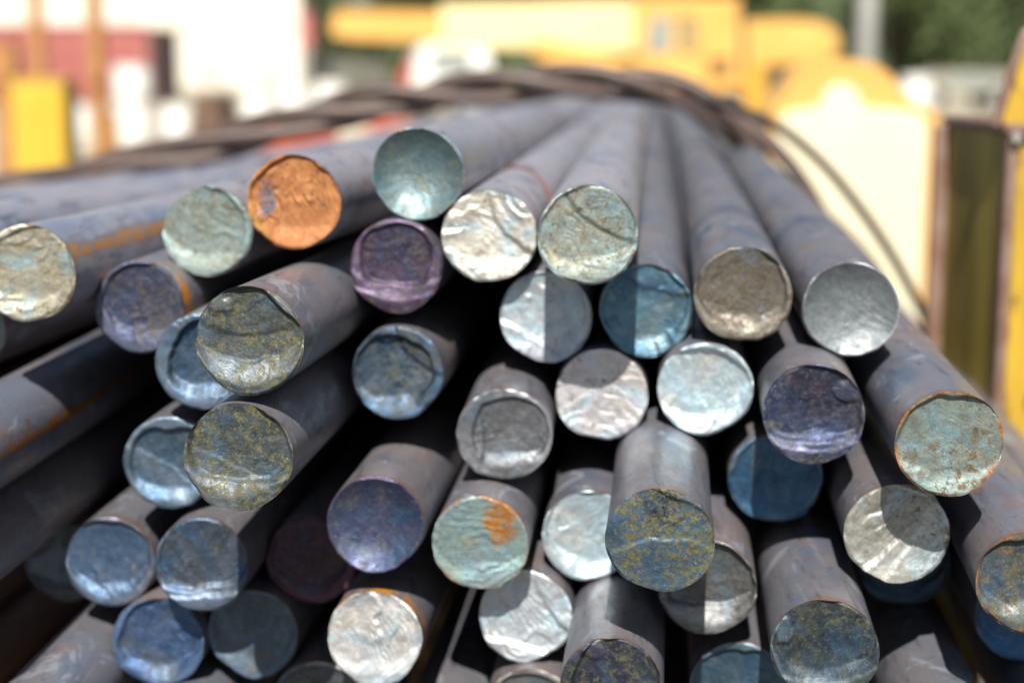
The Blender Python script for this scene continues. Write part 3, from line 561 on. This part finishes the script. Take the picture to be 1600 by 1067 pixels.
# ------------------------------------------------------------------ binding wires
wire_mat = simple('wire_rod', '#4a4442', '#5c4c44', .5, 120, .3, rust='#7c4c30', ramt=.58, bump=.4, bdist=.0006)
wire_dark = simple('thin_tube', '#262220', '#342c26', .7, 120, 0)
line_brown = simple('copper_brown_line', '#8a5540', '#7a4a36', .7, 200, .2)
def path(px_list, Y, n=160):
    P = [at(a, b, Y + (c[0] if c else 0)) for a, b, *c in px_list]
    out = []
    for i in range(len(P) - 1):
        p0 = P[max(i - 1, 0)]; p1 = P[i]; p2 = P[i + 1]; p3 = P[min(i + 2, len(P) - 1)]
        for s in range(n // len(P) + 1):
            t = s / (n // len(P) + 1)
            out.append(.5 * ((2 * p1) + (-p0 + p2) * t + (2 * p0 - 5 * p1 + 4 * p2 - p3) * t * t + (-p0 + 3 * p1 - 3 * p2 + p3) * t ** 3))
    out.append(P[-1]); return out
WP = [(-260, 368), (-150, 332), (0, 297), (100, 281), (250, 243), (400, 206), (520, 173), (640, 154), (760, 142), (860, 134), (960, 132), (1060, 150), (1135, 190), (1200, 250), (1280, 338), (1350, 433), (1406, 520), (1452, 605), (1500, 700)]
cen = path(WP, 1.52, 420)
root = empty('twisted_tie', cen[len(cen) // 2], 'thick rusty tie of twisted wire rods arching over the whole bundle', 'wire tie')
inv0 = -Vector(root.location)
L_ = [0]
for a, b in zip(cen, cen[1:]): L_.append(L_[-1] + (b - a).length)
for sidx, (rr_, hr_, ph0, pitch) in enumerate(((.0074, .0112, 0, .31), (.0072, .0108, 2.2, .31), (.0068, .0110, 4.2, .31))):
    pts = []
    for i, c in enumerate(cen):
        t = (cen[min(i + 1, len(cen) - 1)] - cen[max(i - 1, 0)]).normalized()
        n_ = t.cross(Vector((0, 1, 0))).normalized(); b_ = t.cross(n_)
        q = ph0 + 2 * math.pi * L_[i] / pitch + .5 * math.sin(L_[i] * 9 + sidx)
        if n_.z < 0: n_ = -n_
        pts.append(c + (n_ * math.cos(q) + b_ * math.sin(q)) * hr_ * (1 + .25 * math.sin(L_[i] * 14 + sidx * 2)) + inv0)
    v, f = tube_data(pts, rr_, 12)
    link('strand', mesh(v, f), wire_mat, root)
lp = path([(1090, 152), (1150, 170), (1215, 198), (1285, 256), (1345, 328), (1395, 402), (1432, 470), (1458, 530), (1482, 610)], 1.45, 120)
v, f = tube_data(lp, .0046, 10); o = link('tie_wire', mesh(v, f), wire_dark)
tag(o, 'single thin dark wire bowing clear of the bundle on its right side', 'wire')
# thin copper brown line across a top bar, built as a tube
def over_bar(key, t_, angs):
    x, y, z, ax, az = BARS[key]; out = []
    for a in angs:
        tt = t_[0] + (t_[1] - t_[0]) * (a - angs[0]) / (angs[-1] - angs[0] + 1e-9)
        cx = x + FAR[0] * tt + (ax - FAR[0]) * BEND * (1 - math.exp(-tt / BEND)); cz = z + FAR[1] * tt + (az - FAR[1]) * BEND * (1 - math.exp(-tt / BEND))
        out.append(Vector((cx + (R + .0007) * math.cos(math.radians(a)), y + tt, cz + (R + .0007) * math.sin(math.radians(a)) + EYE)))
    return out
pts = over_bar('B3', (.17, .10), list(range(125, 8, -6)))
v, f = tube_data(pts, .0006, 8); o = link('thin_tube', mesh(v, f), line_brown)
tag(o, 'hair thin copper brown line curled over the bar with the bright cream end', 'wire')

# ------------------------------------------------------------------ rack stanchion beside the bundle
ymat = simple('worn_yellow_paint', '#bd9a2c', '#a8862a', .5, 14, 0, rust='#5a4020', ramt=.53, bump=.2, bdist=.002, sc2=(3, 3, .6))
olive = simple('mottled_yellow_paint', '#b8a040', '#8a782c', .6, 10, 0, rust='#4a3018', ramt=.60, bump=.2, bdist=.002, sc2=(2, 2, .35))  # yellow mottled with darker olive yellow and brown spots
rustm = simple('worn_rusty_edge', '#8c7668', '#765848', .6, 30, .2)
r = empty('rack_stanchion', (.33, 1.05, 0), 'tall scratched yellow steel stanchion at the right edge with a pointed guide plate on top', 'rack post')
def loc(p): return (p[0] - .33, p[1] - 1.05, p[2])
zt = EYE - .0455
x0 = at(1563, 300, 1.03).x
MB().box(loc((x0, 1.03, 0)), loc((x0 + .006, 1.155, zt)), .001).build('side_flange', olive, r)
MB().box(loc((x0 - .0005, 1.018, 0)), loc((x0 + .0065, 1.0295, zt)), .0015).build('flange_edge', rustm, r)
MB().box(loc((x0 - .010, 1.1555, 0)), loc((x0 + .14, 1.163, zt)), .001).build('rear_flange', rustm, r)
MB().box(loc((x0 + .007, 1.024, 0)), loc((x0 + .14, 1.031, zt + .0)), .001).build('front_flange', ymat, r)
MB().box(loc((x0 - .003, 1.016, zt + .0005)), loc((x0 + .142, 1.166, zt + .0065)), .001).build('cap_plate', rustm, r)
gp = MB()
gp.prism([(p.x - .33, p.z) for p in [at(a_, b_, 1.03) for a_, b_ in ((1557, 196), (1571, 150), (1586, 100), (1602, 55), (1650, 20), (1790, 20), (1790, 196))]], 'y', 1.03 - 1.05, 1.036 - 1.05)
gp.build('guide_plate', ymat, r)
MB().tube([loc(tuple(at(a_, b_, 1.03))) for a_, b_ in ((1556, 197), (1570, 150), (1585, 100), (1601, 55), (1650, 19))], .0032, 8).build('weld_bead', rustm, r)
MB().tube([loc((x0 + .0035, 1.012, zt - .002)), loc((x0 + .0035, 1.018, zt - .002))], .003, 16).build('bolt', simple('zinc_bolt', '#c8c6c0', '#b4b2ac', .35, 50, .6), r)
# bearer the bundle lies on
bm_ = MB(); bm_.box((-.62, 1.06, .77), (x0 + .006, 1.15, .785)); bm_.box((-.62, 1.1, .785), (x0 + .006, 1.112, .87)); bm_.box((-.62, 1.06, .87), (x0 + .006, 1.15, .885))
o = bm_.build('rack_beam', olive); tag(o, 'yellow steel cross beam beneath the bundle', 'beam')

# ------------------------------------------------------------------ ground and far things
g = NT('yard_gravel_near_darkened'); vv = g.tc.outputs['Object']
n1 = g.noise(vv, .35, 4); n2 = g.noise(vv, 14, 4)
spn = g.n.new('ShaderNodeSeparateXYZ'); g.l.new(vv, spn.inputs[0])
c = g.mix(g.ramp(n1, .35, .65), lin('#9c937e'), lin('#b0a792')); c = g.mix(g.ramp(n2, .45, .7, 0, .5), c, lin('#8d8271'))
c = g.mix(g.ramp(g.math('ADD', spn.outputs[1], g.math('MULTIPLY', n1, 3.)), 9., 11.), g.mix(g.ramp(n2, .4, .7), lin('#3f3e3e'), lin('#555250')), c)  # near ground darkened, added to cut bounce light into the bar gaps
g.bump(n2, .5, .02); gm = g.set(Base_Color=c, Roughness=.9)
me = mesh([(-900, -200, 0), (900, -200, 0), (900, 1500, 0), (-900, 1500, 0)], [(0, 1, 2, 3)])
tag(link('ground', me, gm, None, False), kind='structure')

yel = simple('machine_yellow', '#d9a85a', '#cf9c4c', .55, 1.5, 0, rust='#a88444', ramt=.68)
cream = simple('cream_paint_and_glare', '#e4dabc', '#dbd0ae', .5, 2, 0)  # plain cream on the barrier, painted sun glare on the guard post
white = simple('white_paint', '#e6e4de', '#dcdad2', .5, 2, 0, rust='#a89c88', ramt=.64)
wall_m = simple('white_wall', '#ded9cd', '#d2ccbd', .8, .6, 0)
dark = simple('dark_rubber', '#1c1c1c', '#2a2826', .8, 6)
glass = simple('matte_glass', '#8e948c', '#7c8480', .45, 1)  # matte grey green panes
red = simple('maroon_container_paint', '#a4625c', '#96554e', .5, .8, 0, rust='#6a4034', ramt=.6)
orange = simple('rusty_orange_paint', '#b5834c', '#a06e38', .6, 3, 0, rust='#6e3e1c', ramt=.55)
grey = simple('galvanised_grey', '#a8a8a2', '#989a94', .6, 2)
brown = simple('scrap_brown', '#5a4638', '#6e5644', .8, 5)
redp = simple('red_paint', '#b03a34', '#a43430', .5, 2)

# wide yellow guard post beyond the rack, sun glare painted cream on its front
def guard():
    Y = 2.5; a = at(1202, 160, Y); b = at(1472, 160, Y); arch = at(1315, 92, Y)
    r = empty('guard_post', ((a.x + b.x) / 2, Y, 0), 'wide yellow guard post with an arched top and sun glare painted cream on its front', 'guard post')
    cx = (a.x + b.x) / 2; hw = (b.x - a.x) / 2
    sh = a.z
    q = lambda a_, b_: (at(a_, b_, Y).x - cx, at(a_, b_, Y).z)
    out = [(-hw, 0), (hw, 0)] + [q(*p_) for p_ in ((1472, 182), (1455, 172), (1430, 160), (1408, 140), (1390, 115), (1362, 98), (1315, 92), (1272, 98), (1244, 118), (1226, 146), (1212, 162), (1202, 178))]
    MB().prism(out, 'y', 0, .12).build('body', yel, r)
    pw = at(1446, 160, Y).x - cx
    MB().prism([(-hw + .008, .02), (pw, .02)] + [q(*p_) for p_ in ((1446, 196), (1438, 180), (1420, 172), (1345, 166), (1336, 140), (1312, 128), (1288, 140), (1280, 166), (1235, 172), (1220, 182), (1211, 200))], 'y', -.012, -.001).build('front_glare', cream, r)
    MB().box((hw - .012, -.006, .0), (hw + .002, -.0005, sh - .03)).build('corner_strip', brown, r)
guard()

def drum(px, pb, Y, wpx, hpx, mat, label, group, cat='drum'):
    p = at(px, 100, Y); r_ = wpx / F_PX * Y / 2; h = hpx / F_PX * Y
    o = empty('storage_drum', (p.x, Y, 0), label, cat, group)
    prof = [(0, 0), (r_ * .96, 0), (r_, .02)]
    for f_ in (.33, .66):
        prof += [(r_, h * f_ - .03), (r_ * 1.04, h * f_), (r_, h * f_ + .03)]
    prof += [(r_, h - .03), (r_ * 1.02, h - .01), (r_ * .97, h), (0, h - .015)]
    seg = 24; V = []; Fc = []
    for (a, z) in prof: V += [(a * math.cos(2 * math.pi * k / seg), a * math.sin(2 * math.pi * k / seg), z) for k in range(seg)]
    for i in range(len(prof) - 1):
        for k in range(seg): Fc.append((i * seg + k, i * seg + (k + 1) % seg, (i + 1) * seg + (k + 1) % seg, (i + 1) * seg + k))
    link('drum_shell', mesh(V, Fc), mat, o)
    b = MB(); b.tube([(r_ * .5, 0, h - .015), (r_ * .5, 0, h + .02)], .035, 10); b.build('bung_cap', dark, o)
    return o

# left yellow block and orange posts
def post(px0, px1, ptop, Y, mat, label, name='yellow_post', depth=None, cap=None):
    a = at(px0, ptop, Y); b = at(px1, ptop, Y); wd = b.x - a.x; dp = depth or wd
    o = empty(name, ((a.x + b.x) / 2, Y, 0), label, 'post')
    MB().box((-wd / 2, 0, 0), (wd / 2, dp, a.z), min(.01, wd * .06)).build('column', mat, o)
    MB().box((-wd * .53, -.03 * wd, a.z + .001), (wd * .53, dp + .03 * wd, a.z + wd * .06)).build('cap', cap or mat, o)
    MB().box((-wd * .9, -wd * .4, 0.004), (wd * .9, dp + wd * .4, .02)).build('base_plate', mat, o)
    return o
post(14, 98, 128, 4.0, simple('bright_yellow_paint', '#d8b040', '#cfa42e', .5, 4), 'bright yellow rack post standing in the left background')
post(130, 153, -60, 9.0, orange, 'tall rusty orange upright left, in front of the maroon container', 'orange_upright')
post(40, 60, -60, 11.0, orange, 'thinner orange upright near the left edge, further back', 'orange_upright')
post(-14, 22, 70, 9.5, orange, 'short orange upright cut by the left edge of the view', 'orange_upright')

# maroon shipping container
def container():
    Y = 52; a = at(-120, 45, Y); b = at(232, 45, Y)
    r = empty('shipping_container', ((a.x + b.x) / 2, Y, 0), 'maroon shipping container far behind at the left', 'container')
    hw = (b.x - a.x) / 2; h = a.z
    MB().box((-hw, 0, .12), (hw, 2.4, h)).build('body', red, r)
    n = int(2 * hw / .3)
    rb = MB(); rb.box((-.07, -.05, .25), (.07, -.002, h - .15), .01); first = rb.build('rib', red, r)
    first.location.x = -hw + .3
    for i in range(1, n - 1):
        o = first.copy(); sc.collection.objects.link(o); o.parent = r; o.location.x = -hw + .3 + i * .3
    MB().box((hw - .02, -.08, .1), (hw + .42, 2.5, h + .02)).build('corner_post', simple('soot_brown', '#4a3230', '#3a2a28', .7, 2), r)
    MB().box((-hw, -.07, h + .004), (hw, .0, h + .12)).build('top_rail', red, r)
container()

# long white building
pale_glass = simple('pale_glass', '#8d9aa6', '#a0a8b0', .2, 1)
def building():
    Y = 85; a = at(-700, 20, Y); b = at(468, 20, Y)
    r = empty('white_building', (b.x, Y, 0), 'long sunlit white building across the left background', 'building')
    W_ = b.x - a.x
    MB().box((-W_, 0, 0), (0, 18, 6.2)).build('wall', wall_m, r)
    rf = MB(); rf.prism([(-.8, 6.21), (18.8, 6.21), (9, 8.6)], 'x', -W_ - .5, .5).build('roof', white, r)
    MB().box((-W_, -.06, 2.9), (0, -.004, 3.12)).build('band', simple('cream_band', '#cbbf9e', '#c4b896', .7, 2), r)
    for i in range(12):
        x = -1.6 - i * 3.2
        f = MB().box((x - .9, -.10, .45), (x + .9, -.005, 1.25)).build('window', white, r)
        MB().box((x - .8, -.13, .52), (x + .8, -.104, 1.18)).build('pane', pale_glass, f)
building()
p = at(478, 95, 40); o = empty('red_sign', (p.x, 40, 0), 'tall narrow faded red sign at the right end of the white building', 'sign')
MB().box((-.16, -.05, 1.65), (.16, .05, 2.5), .01).build('panel', simple('faded_red', '#c47872', '#b86c66', .6, 2), o)
MB().box((-.04, -.03, 0), (.04, .03, 1.648)).build('leg', grey, o)

def wheel(mb_r, loc_, r_, wd, parent):
    t = MB(); t.tube([(loc_[0], loc_[1] - wd / 2, loc_[2]), (loc_[0], loc_[1] + wd / 2, loc_[2])], r_, 24)
    o = t.build('wheel', dark, parent)
    h = MB(); h.tube([(loc_[0], loc_[1] - wd / 2 - .02, loc_[2]), (loc_[0], loc_[1] + wd / 2 + .02, loc_[2])], r_ * .55, 16); h.build('rim', grey, o)

# yellow mobile crane
def crane():
    Y = 30; O = at(1000, 95, Y); r = empty('mobile_crane', (O.x, Y, 0), 'yellow mobile crane with a long level boom parked behind the bundle', 'crane')
    def q(px, py): p = at(px, py, Y); return (p.x - O.x, p.z)
    def poly(name, pts, y0, y1, mat, par=r): return MB().prism([q(*p) for p in pts], 'y', y0, y1).build(name, mat, par)
    poly('boom', [(690, 10), (1135, 2), (1135, 82), (690, 74)], -.35, .35, simple('boom_glare_paint', '#ecd9a4', '#e4d09a', .4, 2))  # boom's specular glare put into its pale cream colour
    poly('boom_tip', [(520, 34), (530, 18), (689, 20), (689, 66), (560, 62), (520, 56)], -.28, .28, yel)
    poly('cabin', [(988, 0), (1145, 0), (1150, 128), (1140, 172), (1005, 172), (988, 120)], -1.0, -.36, yel)
    poly('window', [(1010, 28), (1040, 28), (1040, 82), (1000, 82)], -1.03, -1.004, glass)
    poly('window', [(1050, 28), (1082, 28), (1082, 82), (1050, 82)], -1.03, -1.004, simple('tan_glass', '#9a8a60', '#8a7a54', .3, 1))  # second pane in brownish tan
    poly('counterweight', [(1151, 36), (1230, 33), (1270, 38), (1292, 56), (1294, 78), (1270, 98), (1151, 104)], -1.0, .9, yel)
    poly('lift_cylinder', [(828, 66), (850, 62), (986, 96), (986, 132), (930, 118), (836, 90)], -.9, -.42, yel)
    poly('hose_bundle', [(1142, 6), (1150, 6), (1156, 128), (1148, 128)], -1.04, -1.01, dark)
    poly('grille', [(1096, 90), (1132, 90), (1132, 118), (1096, 118)], -1.04, -1.002, simple('grille_brown', '#8a6a34', '#7a5c2c', .6, 3))
    poly('turntable', [(1000, 173), (1150, 173), (1160, 182), (990, 182)], -.9, .9, dark)
    poly('chassis', [(700, 183), (1300, 183), (1300, 200), (700, 200)], -1.1, 1.1, yel)
    poly('outrigger', [(1150, 104), (1180, 104), (1180, 182), (1150, 182)], -1.2, -1.02, simple('deep_yellow', '#cc9a34', '#c0902c', .5, 2))
    for px in (740, 820, 1130, 1240):
        for yy in (-.95, .95):
            p = q(px, 100); wheel(None, (p[0], yy, .42), .42, .35, r)
crane()

# white truck seen between boom and bundle
def truck(px0, px1, ptop, Y, label, name='white_truck', cabred=True):
    a = at(px0, ptop, Y); b = at(px1, ptop, Y); r = empty(name, ((a.x + b.x) / 2, Y, 0), label, 'truck' if cabred else 'car')
    hw = (b.x - a.x) / 2; h = a.z
    body = [(-hw, .45), (hw, .45), (hw, h * .62), (hw * .86, h * .92), (hw * .6, h), (-hw * .45, h), (-hw * .75, h * .86), (-hw, h * .55)]
    MB().prism(body, 'y', -.9, .9).build('body', white if cabred else simple('dusty_beige_paint', '#a09c8c', '#8e8a7c', .5, 2), r)
    MB().prism([(-hw * .35, h * .62), (hw * .55, h * .62), (hw * .48, h * .9), (-hw * .3, h * .9)], 'y', -.93, -.904).build('window', glass, r)
    if cabred: MB().prism([(-hw - .06, .5), (-hw * .82, .5), (-hw * .66, h * .9), (-hw - .02, h * .55)], 'y', -.95, -.906).build('side_stripe', redp, r)
    for sx in (-.62, .62):
        for yy in (-.8, .8): wheel(None, (sx * hw, yy, .34), .34, .2, r)
truck(628, 772, 68, 38, 'white truck with a red stripe half hidden beneath the crane boom')
truck(1415, 1580, 112, 46, 'pale car parked far back left of the stanchion', 'parked_car', False)

# drums, tanks, scrap
dl = 'white storage drums in the yard'
for px, Y, wd, hp, lb in ((120, 26, 50, 62, 'white drum directly beside the bright yellow post'), (205, 50, 56, 60, 'tall white drum in front of the dark container corner'),
        (204, 25, 58, 66, 'nearest white drum right of the orange upright'), (274, 26, 46, 60, 'second nearest white drum, right of the nearest one'),
        (402, 34, 50, 50, 'white drum below the building left of the scrap stack'), (455, 30, 40, 70, 'slim white drum under the crane boom tip'),
        (515, 30, 50, 80, 'white drum just below the crane boom tip'), (1125, 33, 56, 76, 'white drum beneath the crane cabin'),
        (1212, 30, 80, 92, 'big white drum right of the crane leg'), (1432, 36, 48, 70, 'white drum beyond the arched guard post')):
    drum(px, 0, Y, wd, hp, white, lb, dl)
drum(168, 0, 24, 26, 62, orange, 'small rusty orange drum at the foot of the tall orange upright', None)
def scrap(px0, px1, ptop, Y, mat, label, seed):
    rnd = random.Random(seed); a = at(px0, ptop, Y); b = at(px1, ptop, Y)
    o = empty('scrap_stack', ((a.x + b.x) / 2, Y, 0), label, 'scrap'); hw = (b.x - a.x) / 2
    z = 0.004; k = 0
    while z < a.z - .02:
        hgt = min(rnd.uniform(.08, .16), a.z - z); f = 1 - .55 * (z / a.z) ** 3
        MB().box((-hw * f * rnd.uniform(.85, 1), -.4, z), (hw * f * rnd.uniform(.85, 1), .4, z + hgt - .004), .008).build('beam', mat, o); z += hgt
scrap(300, 368, 142, 14, brown, 'dark brown stack of scrap beams left of centre in the background', 3)
scrap(500, 622, 92, 33, simple('grey_steel', '#6c6a5e', '#58564c', .7, 4), 'grey brown stack of steel beneath the boom tip', 4)
scrap(770, 900, 104, 34, simple('mixed_brown', '#6a5a40', '#4c5238', .8, 3), 'brown green pile behind the tie below the boom', 5)
# low barriers seen in the slit between tie and bars
def barrier(px0, px1, p0, p1, Y, mat, label, mat2=None):
    a = at(px0, p0, Y); b = at(px1, p1, Y)
    o = empty('steel_barrier', ((a.x + b.x) / 2, Y, 0), label, 'barrier'); hw = (b.x - a.x) / 2
    MB().box((-hw, 0, b.z), (hw, .1, a.z), .01).build('rail', mat, o)
    for sx in (-.9, .9): MB().box((sx * hw - .04, .02, 0), (sx * hw + .04, .08, b.z - .002)).build('leg', mat, o)
    if mat2: MB().box((hw * .15, -.02, b.z + .02), (hw * .55, -.003, a.z - .02)).build('panel', mat2, o)
barrier(380, 640, 188, 262, 4.5, simple('signal_orange', '#b8501c', '#a8441a', .5, 3), 'orange red barrier rail glimpsed between tie and bars', cream)
barrier(190, 300, 258, 300, 3.6, yel, 'yellow barrier rail glimpsed under the tie at left')

# pole
p = at(1352, 100, 22); o = empty('concrete_pole', (p.x, 22, 0), 'pale grey lamp pole rising out of view at the right', 'pole')
v, f = tube_data([(0, 0, 0), (0, 0, 2), (0, 0, 6.5)], [.135, .125, .11], 20); link('shaft', mesh(v, f), grey, o)
v, f = tube_data([(0, 0, .004), (0, 0, .3)], [.30, .27], 20); link('footing', mesh(v, f), wall_m, o)
v, f = tube_data([(0, 0, 6.4), (0, -.3, 6.75), (0, -1.3, 6.9)], .05, 10); link('lamp_arm', mesh(v, f), grey, o)

# wooded hillside closing the view behind the trees
def hillside():
    xs = np.linspace(-14, 130, 150); ys = np.linspace(112, 175, 36)
    V = []; Fc = []
    for j, y in enumerate(ys):
        for i, x in enumerate(xs):
            e = 1 - np.exp(-max(x + 14, 0) / 6)
            z = (17 * float(sst(0, 1, np.array(j / 14.))) + 3.2 * float(fbm(np.array(x * .35), np.array(y * .35), 4)) * min(1, j / 3)) * e
            V.append((x, y, max(z, -.5)))
    n = len(xs)
    for j in range(len(ys) - 1):
        for i in range(n - 1): Fc.append((j * n + i, j * n + i + 1, (j + 1) * n + i + 1, (j + 1) * n + i))
    t = NT('wooded_slope'); n_ = t.noise(t.tc.outputs['Object'], .5, 6, .7)
    col = t.mix(t.ramp(n_, .38, .62), lin('#38452a'), lin('#566240')); t.bump(n_, 1., .8)
    tag(link('hill', mesh(V, Fc), t.set(Base_Color=col, Roughness=.9)), kind='structure')
hillside()

# trees
leafm = simple('foliage', '#5c6a40', '#485632', .8, 1.2, 0, rust='#76804e', ramt=.6)
bark = simple('bark', '#2c261e', '#3a3026', .9, 4)
def tree(px, Y, hgt, wd, seed, label):
    rnd = random.Random(seed); p = at(px, 90, Y)
    o = empty('leafy_tree', (p.x, Y, 0), label, 'tree', 'trees behind the yard')
    limbs = MB(); limbs.tube([(0, 0, 0), (rnd.uniform(-.3, .3), 0, hgt * .3), (rnd.uniform(-.5, .5), 0, hgt * .75)], [.35, .26, .1], 10)
    cl = []
    for i in range(9):
        a = rnd.uniform(0, 6.28); rr_ = rnd.uniform(.2, 1) * wd * .5; z = hgt * rnd.uniform(.18, .92)
        rr_ *= 1 - .5 * (z / hgt) ** 3
        c = Vector((rr_ * math.cos(a), rr_ * math.sin(a) * .7, z)); cl.append((c, wd * rnd.uniform(.16, .27)))
        limbs.tube([(0, 0, z * .5), tuple(c * .6 + Vector((0, 0, z * .25))), tuple(c)], [.12, .07, .03], 6)
    limbs.build('trunk', bark, o, True)
    V = []; Fc = []
    for c, r_ in cl:
        for i in range(420):
            d = Vector((rnd.gauss(0, 1), rnd.gauss(0, 1), rnd.gauss(0, 1))).normalized() * r_ * rnd.uniform(.45, 1.08)
            q = c + d; s_ = rnd.uniform(.14, .32)
            u_ = Vector((rnd.gauss(0, 1), rnd.gauss(0, 1), rnd.gauss(0, 1))).normalized(); w_ = u_.cross(d.normalized() + Vector((.01, 0, 0))).normalized()
            b0 = len(V); V += [q - u_ * s_, q + w_ * s_ * .6, q + u_ * s_, q - w_ * s_ * .6]; Fc.append((b0, b0 + 1, b0 + 2, b0 + 3))
    link('crown', mesh(V, Fc), leafm, o, False)
for px, Y, hgt, wd, sd_, lb in ((1130, 66, 9, 8, 1, 'tree rising behind the crane cabin'), (1240, 70, 10, 9, 2, 'tree behind the crane counterweight'),
        (1400, 68, 11, 9, 3, 'tree right behind the pale grey pole'), (1500, 72, 10, 9, 4, 'tree between the pole and the stanchion, rear'),
        (1330, 84, 11, 10, 5, 'tree further back left of the pale grey pole'), (1590, 66, 10, 9, 6, 'tree behind the stanchion at the right edge'),
        (1700, 74, 11, 10, 7, 'rightmost tree of the row'), (1000, 80, 10, 10, 8, 'tree above the middle of the boom'),
        (850, 84, 10, 11, 9, 'tree above the left half of the boom'), (700, 88, 10, 11, 10, 'tree above the boom tip section'),
        (590, 92, 10, 10, 11, 'leftmost tree, next to the white building'), (1460, 90, 12, 11, 12, 'rearmost tree between pole and stanchion')):
    tree(px, Y, hgt, wd, sd_, lb)
